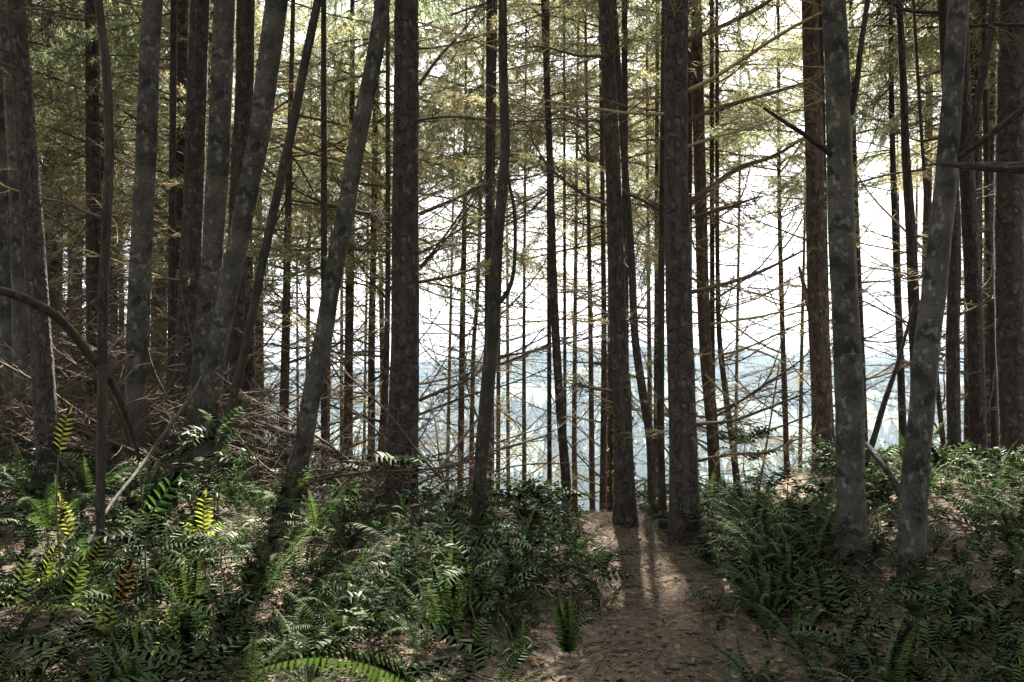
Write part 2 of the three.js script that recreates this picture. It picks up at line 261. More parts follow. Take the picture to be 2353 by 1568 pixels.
// named branches for trees near the camera, in the height band that shows
function nearBranches(o, nDead, nLive, y0, y1, yLive, lenS = 1, moss = 0.25) {
  const by = o.pts[0].y;
  for (let k = 0; k < nDead; k++) { const y = rr(y0, y1) - by; if (y > o.top - 0.5 || y < 0.3) continue; addBranch(o, y, rnd() * 6.283, rr(-0.25, 0.3), lenS * rr(0.35, 1) * rr(0.7, 1.1), pick(deadV), rnd() < moss ? M.litLichenTwig : M.twig, false); }
  for (let k = 0; k < nLive; k++) { const y = yLive + (k + rnd()) / nLive * (y1 - yLive) - by; if (y > o.top - 0.5) continue; addBranch(o, y, rnd() * 6.283, rr(-0.2, 0.2), lenS * rr(0.6, 1.05), pick(liveV), M.twig, true); }
}
// the many twigs and the crown of a spruce, too fine to pick apart
function mass(o, nDead, yd0, yd1, nLive, yl0, lenS = 1) {
  const wp = o.pts[0], dm = [[], []], lm = [[], []], dv = Math.floor(rnd() * 8), lv = Math.floor(rnd() * 5);
  for (let k = 0; k < nDead; k++) { const y = rr(yd0, yd1); if (y > o.top - 0.3) continue; const p = o.at(y), q = placed(p.x, p.y, p.z, rr(-0.5, 0.5), rnd() * 6.283, rr(-0.3, 0.3), lenS * rr(0.4, 1.05)); if (hitsGap(new THREE.Matrix4().makeTranslation(wp.x, wp.y, wp.z).multiply(q), 2, deadV[dv + k % 2])) continue; dm[k % 2].push(q); }
  for (let k = 0; k < nLive; k++) {
    const w = (k + rnd()) / nLive, y = lerp(yl0, o.top - 0.2, w), p = o.at(y), s = lenS * lerp(1.25, 0.25, w ** 1.3) * rr(0.75, 1.15), q = placed(p.x, p.y, p.z, rr(-1.1, 1.1), rnd() * 6.283, rr(-0.55, 0.35) + w * 0.3, s);
    const steep = (p.y + wp.y - EYE) / -(p.z + wp.z); const open = (p.x + wp.x) / -(p.z + wp.z), low = open > 0.19 && open < 0.5 ? 0.13 : open < -0.27 ? 0.02 : 0.07; if (wp.z < -6 && steep < 0.42 && rnd() > 0.88 * sstep(low - 0.02, low + 0.2, steep)) continue;   // lower crown is thin
    if (hitsGap(new THREE.Matrix4().makeTranslation(wp.x, wp.y, wp.z).multiply(q), 2.4, liveV[lv + k % 2])) continue;
    lm[k % 2].push(q);
  }
  dm.forEach((a, j) => a.length && copies('twigs', deadV[dv + j].wood, rnd() < 0.3 ? M.litLichenTwig : M.twig, a, o.group3, 'stuff'));
  lm.forEach((a, j) => a.length && copies('needle_foliage', liveV[lv + j].both, [M.twig, o.needle], a, o.group3, 'stuff'));
}
// a tree traced in the photograph: [x, y, width] from the top of the frame down, at distance d
function traced(name, species, label, d, list, opt = {}) {
  const lo = list[list.length - 1], pts = [], radii = [];
  const wob = rr(-0.02, 0.02);
  for (const [x, y, w] of list.slice().reverse()) { const p = at(x, y, d); p.z += wob * (p.y - 1); pts.push(p); radii.push(w * d / F / 2); }
  const b0 = pts[0], b1 = pts[1], sl = (b0.x - b1.x) / (b1.y - b0.y), gy = ground(b0.x, b0.z);
  if (b0.y > gy - 0.15) { const drop = b0.y - gy + 0.22; pts.unshift(V(b0.x + clamp(sl, -0.2, 0.2) * drop, b0.y - drop, b0.z)); radii.unshift(radii[0] * 1.06 + 0.004 * Math.min(drop, 8)); }
  const n = pts.length, e = pts[n - 1], f = pts[n - 2], tall = opt.tall ?? rr(17, 22), r = radii[n - 1];
  if (!opt.stop) { const s = clamp((e.x - f.x) / (e.y - f.y), -0.25, 0.25); const rise = Math.max(2, tall - e.y); pts.push(V(e.x + s * rise * 0.4, e.y + rise * 0.5, e.z + rr(-0.2, 0.2)), V(e.x + s * rise * 0.7, e.y + rise, e.z + rr(-0.3, 0.3))); radii.push(r * 0.62, 0.02); }
  return buildTree({ name, species, label, group: opt.group, pts, radii, needle: opt.needle || pick([M.needleA, M.needleB]), seg: opt.seg || 70, sides: opt.sides || 18, rough: opt.rough, flare: opt.flare, us: opt.us });
}
const A = 'alder_tree', S = 'spruce_tree';
const big = {};
// left alder and spruce stand
big.T00 = traced(A, 'alder', 'dim grey alder cut by the left edge of the picture', 9.5, [[-6, 300, 34], [6, 560, 36], [22, 800, 38], [40, 1110, 42]]);
big.T0 = traced(A, 'alder', 'lichen-blotched grey alder half hidden behind the dark leftmost trunk', 8.6, [[20, 0, 34], [40, 300, 36], [47, 550, 38], [52, 800, 40], [62, 1160, 44]]);
big.T1 = traced(S, 'spruce', 'tall dark straight trunk near the left edge, behind the arched broken limb', 7.4, [[44, 0, 38], [58, 200, 42], [70, 400, 45], [92, 750, 47], [106, 1000, 48], [112, 1210, 54]]);
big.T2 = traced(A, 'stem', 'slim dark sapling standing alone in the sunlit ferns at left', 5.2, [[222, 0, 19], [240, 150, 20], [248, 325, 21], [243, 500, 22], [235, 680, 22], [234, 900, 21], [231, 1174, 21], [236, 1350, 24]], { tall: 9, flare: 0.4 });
big.T3 = traced(A, 'alder', 'grey alder with pale lichen spots, right of the slim dark sapling', 8.2, [[350, 0, 44], [342, 125, 44], [337, 300, 46], [327, 500, 48], [318, 700, 50], [311, 900, 48], [302, 1080, 48], [297, 1165, 54]]);
big.T4 = traced(S, 'spruce', 'thin dark pole of a spruce between the lichen-spotted alder and the leaning pair', 11, [[396, 0, 15], [394, 400, 16], [393, 784, 17], [387, 1060, 20]]);
big.T5 = traced(S, 'spruce', 'dark brown spruce trunk just behind the leaning alder pair, left of it', 10, [[462, 0, 43], [455, 200, 45], [446, 450, 46], [436, 650, 48], [424, 900, 50], [412, 1110, 56]]);
big.T6 = traced(A, 'alder', 'upright pale grey alder, left stem of the leaning pair', 8.4, [[512, 0, 48], [507, 150, 50], [500, 350, 50], [491, 520, 48], [480, 675, 48], [468, 800, 47], [455, 950, 48], [438, 1084, 50], [424, 1150, 58]]);
big.T7 = traced(A, 'alder', 'grey alder leaning to the right, right stem of the leaning pair', 8.1, [[640, 0, 52], [620, 150, 50], [600, 300, 48], [570, 450, 46], [545, 575, 46], [522, 690, 45], [500, 800, 45], [480, 934, 46], [460, 1084, 50], [446, 1165, 58]]);
big.T8 = traced(S, 'spruce', 'dark spruce trunk seen between and behind the leaning alder pair', 10.6, [[567, 0, 41], [563, 200, 41], [552, 400, 42], [544, 600, 43], [536, 900, 46], [530, 1100, 52]]);
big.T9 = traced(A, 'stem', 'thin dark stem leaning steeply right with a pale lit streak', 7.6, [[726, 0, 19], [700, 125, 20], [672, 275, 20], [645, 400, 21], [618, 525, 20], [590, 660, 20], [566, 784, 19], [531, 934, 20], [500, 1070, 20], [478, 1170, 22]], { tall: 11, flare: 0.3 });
big.T10 = traced(A, 'alder', 'dark alder curving right, left of the largest straight trunk', 8, [[882, 0, 33], [866, 110, 36], [839, 250, 38], [814, 375, 39], [797, 480, 40], [778, 575, 40], [757, 690, 40], [741, 790, 41], [716, 909, 42], [694, 1034, 43], [666, 1120, 46], [648, 1165, 52]]);
big.T11 = traced(S, 'spruce', 'thickest straight dark spruce trunk left of centre', 8.3, [[934, 0, 56], [933, 200, 58], [931, 500, 62], [931, 784, 65], [926, 984, 69], [921, 1140, 78]], { tall: 21, sides: 24 });
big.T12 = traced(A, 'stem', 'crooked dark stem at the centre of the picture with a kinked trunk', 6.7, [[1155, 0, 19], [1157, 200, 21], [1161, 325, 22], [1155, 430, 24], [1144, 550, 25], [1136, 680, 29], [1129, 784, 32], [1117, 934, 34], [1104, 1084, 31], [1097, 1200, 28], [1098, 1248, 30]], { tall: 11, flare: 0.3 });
big.T13 = traced(S, 'spruce', 'slender spruce leaning left, right of the crooked centre stem', 11.5, [[1249, 0, 13], [1254, 125, 14], [1261, 300, 15], [1266, 450, 16], [1270, 600, 18], [1277, 770, 19], [1287, 934, 20], [1299, 1084, 22], [1309, 1225, 25]]);
big.T14 = traced(S, 'spruce', 'straight dark spruce with mossy base at the left side of the path', 7.6, [[1395, 0, 31], [1399, 150, 32], [1406, 300, 34], [1412, 450, 35], [1416, 600, 38], [1422, 784, 40], [1430, 934, 43], [1434, 1084, 47], [1437, 1220, 53]], { sides: 22 });
big.T15 = traced(S, 'spruce', 'thick very dark spruce at the right side of the path', 6.9, [[1551, 0, 53], [1552, 400, 55], [1562, 784, 61], [1569, 984, 63], [1576, 1225, 68]], { sides: 24, tall: 19 });
big.T15b = traced(A, 'stem', 'thin dark stem hugging the left flank of the thick spruce by the path', 7.5, [[1524, 180, 12], [1521, 500, 14], [1519, 784, 16], [1519, 1034, 17], [1526, 1245, 20]], { tall: 9 });
big.T16 = traced(S, 'spruce', 'bent slender spruce leaning between the two path-side trunks', 9, [[1438, 420, 15], [1450, 575, 16], [1460, 784, 18], [1478, 909, 20], [1494, 1009, 20], [1500, 1235, 21]], { tall: 12 });
// right stand
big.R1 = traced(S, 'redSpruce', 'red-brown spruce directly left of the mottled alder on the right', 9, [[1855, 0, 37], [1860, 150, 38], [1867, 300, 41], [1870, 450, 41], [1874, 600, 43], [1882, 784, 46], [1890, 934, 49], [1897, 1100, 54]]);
big.R1b = traced(S, 'spruce', 'thin spruce squeezed behind the red-brown spruce and the mottled alder', 13, [[1890, 0, 11], [1894, 225, 12], [1901, 784, 14], [1912, 1120, 16]]);
big.R2 = traced(A, 'alder', 'mottled blue-grey alder, upright, left one of the two near right trunks', 5.9, [[1920, 0, 53], [1927, 150, 54], [1931, 300, 56], [1934, 450, 57], [1940, 625, 60], [1948, 800, 62], [1953, 934, 63], [1954, 1084, 63], [1956, 1184, 65], [1960, 1300, 68]], { sides: 26, flare: 0.4 });
big.R5 = traced(A, 'alder', 'grey forked alder leaning right, right one of the two near right trunks', 5.5, [[2208, 0, 45], [2194, 200, 45], [2180, 375, 46], [2165, 525, 50], [2148, 675, 54], [2132, 784, 56], [2119, 934, 56], [2104, 1084, 58], [2095, 1234, 60], [2090, 1345, 60]], { sides: 26, flare: 0.3 });
big.R3 = traced(S, 'spruce', 'narrow tan spruce pole midway between the two near right alders', 14, [[2046, 0, 9], [2050, 300, 12], [2060, 600, 15], [2068, 784, 16], [2074, 960, 17], [2080, 1120, 19]]);
big.R4 = traced(S, 'spruce', 'spruce half hidden by the leaning forked alder, left of it', 11, [[2063, 0, 14], [2073, 175, 16], [2080, 350, 19], [2090, 500, 22], [2100, 700, 26], [2108, 900, 28], [2115, 1120, 32]]);
big.R6 = traced(S, 'spruce', 'dark spruce close behind the right flank of the forked alder', 9.5, [[2172, 0, 24], [2186, 300, 27], [2195, 560, 29], [2190, 800, 30], [2192, 984, 30], [2193, 1150, 34]]);
big.R7 = traced(S, 'spruce', 'brown spruce second to the right of the forked alder', 9.8, [[2206, 0, 30], [2216, 300, 33], [2230, 550, 35], [2241, 784, 37], [2248, 1000, 38], [2252, 1140, 42]]);
big.R8 = traced(S, 'spruce', 'thin sunlit spruce pole left of the thick trunk at the right edge', 11, [[2262, 0, 13], [2270, 475, 14], [2281, 784, 15], [2288, 1084, 17], [2290, 1170, 19]]);
big.R9 = traced(S, 'spruce', 'thick shaggy spruce trunk close to the right edge', 8.8, [[2322, 0, 58], [2316, 300, 60], [2316, 600, 62], [2322, 784, 62], [2333, 984, 62], [2340, 1140, 68]]);
// slender trunks down the slope, seen against the valley
const slope = [
  ['dark pole left of the crooked centre stem', 19, [[1070, 200, 6], [1067, 500, 11], [1062, 784, 14], [1058, 1134, 15]]],
  ['pale brown pole just left of the crooked centre stem', 21, [[1107, 300, 7], [1096, 700, 9], [1089, 784, 10], [1082, 1120, 12]]],
  ['pole running behind the crooked centre stem', 15, [[1136, 60, 13], [1130, 450, 15], [1126, 784, 16], [1128, 1034, 16], [1125, 1180, 17]]],
  ['tan pole just right of the crooked centre stem', 22, [[1150, 560, 8], [1146, 784, 9], [1145, 984, 10], [1144, 1180, 11]]],
  ['isolated thin pole in the bright gap right of centre', 21, [[1207, 320, 5], [1204, 784, 8], [1205, 1120, 11]]],
  ['thinnest orange-lit pole in the bright gap right of the thickest trunk', 25, [[1040, 500, 5], [1034, 784, 7], [1028, 1120, 9]]],
  ['orange-lit pole left of the mossy path-side spruce, nearest the leaning slender spruce', 21, [[1325, 350, 6], [1321, 784, 10], [1320, 1034, 12], [1322, 1180, 13]]],
  ['second slim pole left of the mossy path-side spruce', 19, [[1350, 380, 8], [1357, 784, 11], [1362, 1220, 15]]],
  ['slim dark pole next to the left flank of the mossy path-side spruce', 17, [[1384, 450, 10], [1388, 784, 13], [1385, 1225, 17]]],
  ['orange-lit pole behind the bent slender spruce', 20, [[1488, 500, 8], [1494, 1000, 12], [1494, 1235, 13]]],
  ['brown spruce trunk left of the curved dark alder base', 15, [[808, 350, 14], [804, 700, 19], [802, 784, 20], [800, 1040, 22]]],
  ['brown pole between the curved alder and the thickest trunk', 16, [[862, 200, 12], [857, 600, 15], [854, 784, 16], [854, 1070, 18]]],
  ['pole touching the left flank of the thickest trunk', 13, [[890, 180, 10], [889, 784, 13], [877, 1060, 21]]],
  ['very thin pole left of the thickest trunk', 26, [[845, 500, 5], [840, 784, 6], [837, 1040, 7]]],
  ['thin lit pole left of the curved dark alder', 22, [[713, 480, 6], [708, 784, 8], [704, 1000, 9]]],
  ['dark brown trunk left of the curved dark alder', 13, [[668, 250, 12], [661, 550, 16], [656, 800, 20], [651, 1010, 23]]],
  ['thin lit pole right of the curved dark alder', 24, [[760, 600, 6], [757, 784, 8], [754, 1020, 9]]],
  ['lichen-fringed spruce right of the thick spruce by the path', 12, [[1600, 0, 27], [1605, 200, 28], [1611, 450, 28], [1620, 784, 29], [1636, 984, 28], [1644, 1160, 30]]],
  ['slim pole bending right beyond the thick spruce by the path', 15, [[1651, 200, 9], [1650, 600, 10], [1654, 784, 12], [1668, 909, 14], [1684, 1034, 15], [1702, 1190, 18]]],
  ['thin pole second right of the thick spruce by the path', 22, [[1638, 250, 6], [1636, 600, 7], [1640, 900, 9]]],
  ['hair-thin orange pole in the bright window right of the path', 24, [[1700, 350, 5], [1694, 784, 7], [1688, 1170, 9]]],
  ['tan pole crossing the middle of the bright window right of the path', 18, [[1788, 100, 7], [1790, 450, 9], [1799, 784, 12], [1806, 984, 13], [1810, 1155, 15]]],
  ['thin orange pole left of the red-brown spruce', 22, [[1848, 560, 6], [1843, 784, 8], [1838, 1165, 10]]],
  ['orange pole showing behind the right edge of the mottled alder', 16, [[1962, 200, 10], [1974, 600, 11], [1981, 784, 12], [1990, 1100, 14]]],
  ['thin dark pole right of the leaning forked alder base', 12, [[2140, 640, 9], [2152, 860, 11], [2168, 1020, 12], [2178, 1150, 13]]],
];
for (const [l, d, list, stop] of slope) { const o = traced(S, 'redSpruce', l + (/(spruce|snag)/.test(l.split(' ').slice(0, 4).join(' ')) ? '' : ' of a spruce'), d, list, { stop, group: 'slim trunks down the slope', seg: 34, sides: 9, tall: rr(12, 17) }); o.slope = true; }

// branches of the near trees
for (const k of ['T1', 'T5', 'T8', 'T11', 'T14', 'T15', 'R1', 'R6', 'R7', 'R9', 'T4', 'T13', 'R4']) nearBranches(big[k], 30, ['T4', 'T13', 'R4', 'R6', 'R7'].includes(k) ? 5 : 0, 1.2, 6.4, 4.4, 1.05, k[0] === 'R' || k === 'T15' ? 0.55 : 0.2);
for (const k of ['T16', 'R1b', 'R3', 'R8']) nearBranches(big[k], 22, 5, 0.6, 6.4, 3.8, 0.85, 0.5);
for (const k of ['T1', 'T5', 'T8', 'T11', 'T14', 'T15', 'R1', 'R6', 'R7', 'R9', 'T13', 'R4', 'T16', 'R8']) for (let j = 0; j < 16; j++) addBranch(big[k], rr(0.5, 5) - big[k].pts[0].y, rnd() * 6.283, rr(-0.4, 0.5), rr(0.07, 0.24), pick(deadV), rnd() < 0.4 ? M.litLichenTwig : M.twig, false);
for (const k of ['T1', 'T5', 'T8', 'T11', 'T14', 'T15', 'R1', 'R6', 'R7', 'R9', 'T4', 'T13', 'R4', 'R1b', 'R3', 'R8', 'T16']) mass(big[k], 4, 4, 8, 34, 6.2, 1.05);
for (const o of trees.filter((t) => t.slope)) {
  const by = o.pts[0].y, d = -o.pts[0].z;
  if (o.top < 6) continue;
  for (let k = 0; k < 30; k++) { const y = rr(EYE - d * 0.19, EYE + d * 0.3) - by; if (y > 0.3 && y < o.top - 1) addBranch(o, y, rnd() * 6.283, rr(-0.2, 0.4), rr(0.5, 1.4), pick([...upV, ...upV, ...deadV]), rnd() < 0.6 ? M.litLichenTwig : M.twig, false); }
  mass(o, 14, EYE - d * 0.05 - by, EYE + d * 0.3 - by, 54, Math.max(2, EYE + d * 0.06 - by), 0.95);
}
// dense stand at left and other trees around
function filler(x, z, label, group, opt = {}) {
  const h = ground(x, z), tall = opt.tall ?? rr(17, 23), r = opt.r ?? rr(0.07, 0.14), lx = rr(-0.5, 0.5) * (opt.lean ?? 1), lz = rr(-0.5, 0.5);
  const pts = [V(x, h - 0.15, z), V(x + lx * 0.1, h + tall * 0.15, z + lz * 0.1), V(x + lx * 0.5, h + tall * 0.5, z + lz * 0.5), V(x + lx, h + tall, z + lz)];
  const o = buildTree({ name: S, species: 'spruce', label, group, pts, radii: [r * 1.1, r, r * 0.7, 0.02], needle: pick([M.needleA, M.needleB]), seg: 14, sides: 7, rough: 0.05 });
  mass(o, opt.dead ?? 30, opt.d0 ?? 0.8, opt.d1 ?? 9, opt.live ?? 40, opt.l0 ?? rr(5, 7.5), opt.len ?? 1);
  return o;
}
const far = (x, d) => !trees.some((t) => Math.hypot(t.pts[0].x - x, -t.pts[0].z - d) < 0.9);
const spots = (n, make) => { const out = []; for (let k = 0; out.length < n && k < 4000; k++) { const p = make(); if (p && far(...p) && !out.some((q) => Math.hypot(q[0] - p[0], q[1] - p[1]) < 1)) out.push(p); } return out.sort((a, b) => a[0] / a[1] - b[0] / b[1]); };
const stand = (n, d0, d1, f, say, group, opt) => spots(n, () => { const d = rr(d0, d1), x = f(d); return x === null ? null : [x, d]; }).forEach(([x, d], k) => filler(x, -d, say.replace('#', ordinal(k)), group, opt(x, d)));
const leftX = (d) => -0.27 * d - 0.3 - rr(0, 0.33 * d + 1.2), leftO = () => ({ l0: rr(3.2, 6), dead: 50, live: 27, d0: 0.4 });
stand(16, 10.5, 16, leftX, 'slender dark spruce in the dense stand at left, # from left in its front row', 'front row of the dense stand at left', leftO);
stand(26, 16, 26, leftX, 'slender dark spruce in the dense stand at left, # from left in its middle rows', 'middle rows of the dense stand at left', leftO);
stand(34, 26, 44, leftX, 'slim distant spruce in the dense stand at left, # from left in its back rows', 'back rows of the dense stand at left', leftO);
stand(10, 11, 18, (d) => 0.47 * d + rr(0, 0.17 * d), 'backlit spruce behind the near right alders, # from left in the front row there', 'front row of the backlit stand at right', () => ({ l0: rr(6, 9), d1: 12, tall: rr(16, 22) }));
stand(14, 18, 32, (d) => 0.44 * d + rr(0, 0.18 * d), 'slim backlit spruce behind the near right alders, # from left in the back rows there', 'back rows of the backlit stand at right', () => ({ l0: rr(8, 11), d1: 14, tall: rr(17, 23) }));
stand(14, 20, 36, (d) => { const a = rr(-0.28, 0.45); return [[-0.11, -0.06], [0, 0.1], [0.19, 0.345], [0.38, 0.43]].some(([p, q]) => a > p && a < q) ? null : a * d; }, 'tall spruce far down the slope beyond the path, # from left of its kind', 'tall spruces down the slope', (x, d) => ({ l0: Math.max(4, EYE + d * 0.09 - ground(x, -d)), d0: 9, d1: 18, dead: 16, live: 60, tall: rr(20, 26), r: rr(0.06, 0.1), len: 1.15 }));
[[-1.38, 11.5, 'close behind the thickest trunk'], [-0.28, 10.5, 'close behind the crooked centre stem'], [1.45, 11.3, 'close behind the mossy path-side spruce'], [2.06, 10.6, 'close behind the thick path-side spruce'], [3.8, 10.2, 'close behind the mottled alder'], [4.25, 12.2, 'behind the red-brown spruce'], [-2.5, 11.8, 'behind the curved dark alder'], [-0.4, 14, 'behind the crooked centre stem'], [0.66, 15.5, 'behind the leaning slender spruce'], [-1.95, 16.5, 'behind the thickest trunk'], [-0.45, 18.5, 'at the left flank of the crooked centre stem'], [1.2, 20, 'behind the foot of the leaning slender spruce'], [1.8, 16, 'behind the mossy path-side spruce'], [3, 18.5, 'behind the thin stem hugging the thick path-side spruce'], [2.6, 13, 'behind the thick path-side spruce'], [3.4, 15, 'just right of the thick path-side spruce'], [6, 12, 'between the two near right alders'], [5.9, 16, 'behind the mottled alder'], [7.5, 14, 'right of the forked alder top']].forEach(([x, d, l]) => filler(x, -d, 'added shade spruce beyond the crest ' + l, 'spruces added for shade beyond the crest', { l0: EYE + d * 0.38 - ground(x, -d), d0: 8, d1: 14, dead: 10, live: 72, tall: rr(17, 20) - ground(x, -d), r: rr(0.04, 0.055), lean: 0.12, len: 1.25 }));  // added to shade the foreground, stems tucked behind other trunks, crowns above view
stand(40, -14, 11, (d) => { const x = rr(-15, 15); return d > -1.5 && Math.abs(x) < 0.75 * Math.max(d, 0) + 2.4 || Math.abs(x) < 2 && d > -4 ? null : x; }, 'unseen spruce added for shade beside the viewpoint, outside the photograph', 'spruces added for shade around the viewpoint', () => ({ l0: rr(3, 6), dead: 10, live: 60, len: 1.2 }));  // unseen spruces added to cut the light from beside and behind the camera

// ---------- undergrowth ----------
function frondGeo({ L = 1, th0, th1, pairs = 30, wid = 0.075, tone, detail = 0, curl = 0 }) {
  const g = new Geo(), K = 12, pts = [], rad = [], dirs = []; let p = V(), side = 0; const sway = rr(-0.5, 0.5);
  for (let k = 0; k <= K; k++) { const t = k / K, th = lerp(th0, th1, t ** 1.3); pts.push(p.clone()); dirs.push(V(Math.cos(th), Math.sin(th), sway * t * 0.5).normalize()); rad.push(lerp(0.0035, 0.001, t)); p = p.clone().addScaledVector(dirs[k], L / K); }
  g.col = [0.06, 0.045, 0.02]; g.tube(pts, rad, 3);
  for (let k = 0; k < pairs; k++) {
    const t = lerp(0.1, 0.985, k / pairs), f = t * K, a = Math.min(K - 1, Math.floor(f)), w = f - a, o = V().lerpVectors(pts[a], pts[a + 1], w), d = V().lerpVectors(dirs[a], dirs[a + 1], w).normalize(), s0 = V(0, 0, 1).addScaledVector(d, -d.z).normalize(), up = V().crossVectors(s0, d).normalize();
    const len = L * wid * Math.min(1, 0.5 + t * 2.4) * Math.pow(1 - t, 0.6) * 1.5 * rr(0.78, 1.12), hw = L / pairs * 0.31;
    for (const s of [-1, 1]) {
      const q = rr(0.8, 1.2); g.col = [tone[0] * q, tone[1] * q * rr(0.95, 1.05), tone[2] * q];
      const out = V().copy(s0).multiplyScalar(s).addScaledVector(d, rr(0.12, 0.3)).addScaledVector(up, rr(-0.28, 0.12)).normalize(), n = V().crossVectors(d, out).multiplyScalar(s).normalize(), o2 = V().copy(o).addScaledVector(d, s * 0.1 * hw), tip = V().copy(o2).addScaledVector(out, len).addScaledVector(up, -len * rr(0.05, 0.25)).addScaledVector(d, len * 0.1);
      const P = (x, y) => V().copy(o2).addScaledVector(out, len * x).addScaledVector(d, hw * y).addScaledVector(up, -0.12 * len * x * x);
      if (detail) g.fan([P(0, -0.5), P(0.12, -0.95), P(0.45, -0.85), P(0.8, -0.5), tip, P(0.8, 0.45), P(0.45, 0.75), P(0.14, 1), P(0, 0.6)], n); else g.fan([P(0, 0), P(0.2, -0.95), tip, P(0.2, 0.95)], n);
    }
  }
  return g.build();
}
const fernTones = [[0.04, 0.085, 0.022], [0.05, 0.1, 0.025], [0.065, 0.11, 0.026]];
const fronds = { arch: [], up: [], old: [] };
for (let k = 0; k < 6; k++) fronds.arch.push(frondGeo({ th0: rr(0.9, 1.25), th1: rr(-0.9, -0.3), tone: pick(fernTones), wid: rr(0.085, 0.105), pairs: 32 }));
for (let k = 0; k < 4; k++) fronds.up.push(frondGeo({ th0: rr(1.3, 1.5), th1: rr(0.3, 0.8), tone: pick(fernTones), wid: rr(0.09, 0.11), pairs: 32 }));
for (let k = 0; k < 2; k++) fronds.old.push(frondGeo({ th0: rr(0.5, 0.8), th1: rr(-0.9, -0.5), tone: [0.1, 0.06, 0.025], wid: 0.06, pairs: 30 }));
const litFrond = frondGeo({ th0: 0.85, th1: -0.5, tone: [0.26, 0.46, 0.04], wid: 0.1, pairs: 27, detail: 1 });  // sunlit frond: its backlight is put into the lighter tone
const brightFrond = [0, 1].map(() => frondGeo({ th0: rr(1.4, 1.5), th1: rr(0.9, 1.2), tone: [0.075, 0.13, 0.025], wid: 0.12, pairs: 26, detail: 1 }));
function fern(x, d, size, n, label, group, upShare = 0.12) {
  const t = thing('sword_fern', label, 'fern', group, [x, ground(x, -d) - 0.01, -d]), a0 = rnd() * 6.283;
  for (let k = 0; k < n; k++) { const u = rnd(), f = mesh('frond', u < upShare ? pick(fronds.up) : u < upShare + 0.08 ? pick(fronds.old) : pick(fronds.arch), M.fern, t); f.rotation.set(rr(-0.25, 0.25), a0 + (k + rr(-0.35, 0.35)) / n * 6.283, rr(-0.2, 0.15), 'YZX'); f.scale.setScalar(size * rr(0.65, 1.1)); f.position.set(rr(-0.03, 0.03), 0, rr(-0.03, 0.03)); }
  return t;
}
// holly-leaved shrub: pinnate leaves of spiny glossy leaflets
function grapeLeaf(tone, pairs = 6, L = 0.3, curve = 0.5) {
  const g = new Geo(), K = 7, pts = [], rad = [], dirs = []; let p = V();
  for (let k = 0; k <= K; k++) { const th = lerp(curve * 0.5, -curve * 0.7, k / K); pts.push(p.clone()); const d = V(Math.cos(th), Math.sin(th), 0); dirs.push(d); rad.push(0.0016); p = p.clone().addScaledVector(d, L / K); }
  g.col = [0.1, 0.07, 0.03]; g.tube(pts, rad, 3);
  const leaflet = (o, out, d, up, len, hw) => {
    const q = rr(0.75, 1.25); g.col = tone.map((c) => c * q); const fold = rr(0.15, 0.4), droop = rr(0, 0.25);
    const P = (x, y) => V().copy(o).addScaledVector(out, len * x).addScaledVector(d, hw * y).addScaledVector(up, Math.abs(y) * hw * fold - droop * len * x * x);
    for (const s of [-1, 1]) { const n = V().copy(up).addScaledVector(d, -s * fold).normalize(); const pts2 = [P(0, 0), P(0.1, 0.55 * s), P(0.22, 0.95 * s), P(0.33, 0.82 * s), P(0.46, 1.0 * s), P(0.56, 0.72 * s), P(0.7, 0.72 * s), P(0.8, 0.42 * s), P(1, 0)]; g.fan(s > 0 ? pts2 : pts2, n); }
  };
  for (let k = 0; k < pairs; k++) { const f = lerp(0.22, 0.9, k / (pairs - 1)) * K, a = Math.min(K - 1, Math.floor(f)), o = V().lerpVectors(pts[a], pts[a + 1], f - a), d = dirs[a], up = V(-d.y, d.x, 0); const len = L * 0.27 * (1 - 0.35 * Math.abs(k / (pairs - 1) - 0.45)) * rr(0.9, 1.1); for (const s of [-1, 1]) leaflet(o, V(0, 0, s).addScaledVector(d, 0.35).addScaledVector(up, rr(-0.1, 0.3)).normalize(), d, up, len, len * 0.24); }
  const d = dirs[K]; leaflet(pts[K], d, V(0, 0, 1), V(-d.y, d.x, 0), L * 0.25, L * 0.06);
  return g.build();
}
const gt = [[0.03, 0.062, 0.022], [0.042, 0.08, 0.024], [0.055, 0.095, 0.022]];
const grapeV = Array.from({ length: 6 }, (_, k) => grapeLeaf(gt[k % 3], 5 + (k % 3), 0.3, rr(0.3, 0.9)));
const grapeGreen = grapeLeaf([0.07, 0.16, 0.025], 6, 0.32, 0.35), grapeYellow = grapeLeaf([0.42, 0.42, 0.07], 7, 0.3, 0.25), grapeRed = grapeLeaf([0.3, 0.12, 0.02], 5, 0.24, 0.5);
const stemGeo = (() => { const g = new Geo(); g.col = null; g.tube([V(0, -0.05, 0), V(0.015, 0.3, 0.01), V(-0.01, 0.65, 0), V(0, 1, 0)], [0.006, 0.005, 0.0045, 0.004], 5); return g.build(); })();
function grape(x, d, h, n, label, group, opt = {}) {
  const t = thing('holly_leaved_shrub', label, 'shrub', group, [x, ground(x, -d) - 0.02, -d]);
  const st = mesh('stem', stemGeo, M.twig, t); st.scale.set(1.1, h, 1.1); st.rotation.set(opt.straight ? 0 : rr(-0.12, 0.12), 0, opt.straight ? 0 : rr(-0.12, 0.12));
  const top = V(0, h, 0).applyEuler(st.rotation), a0 = rnd() * 6;
  for (let k = 0; k < n; k++) { const y = k < n * 0.65 ? 1 : rr(0.5, 0.95), f = mesh('leaf', pick(opt.leaves || grapeV), M.grape, t); f.position.copy(top).multiplyScalar(y); f.rotation.set(rr(-0.5, 0.5), a0 + k * 2.4 + rr(-0.4, 0.4), opt.pitch !== undefined ? opt.pitch + rr(-0.15, 0.15) : rr(0.0, 0.75), 'YZX'); f.scale.setScalar((opt.s || 0.72) * rr(0.7, 1.15)); }
  return t;
}
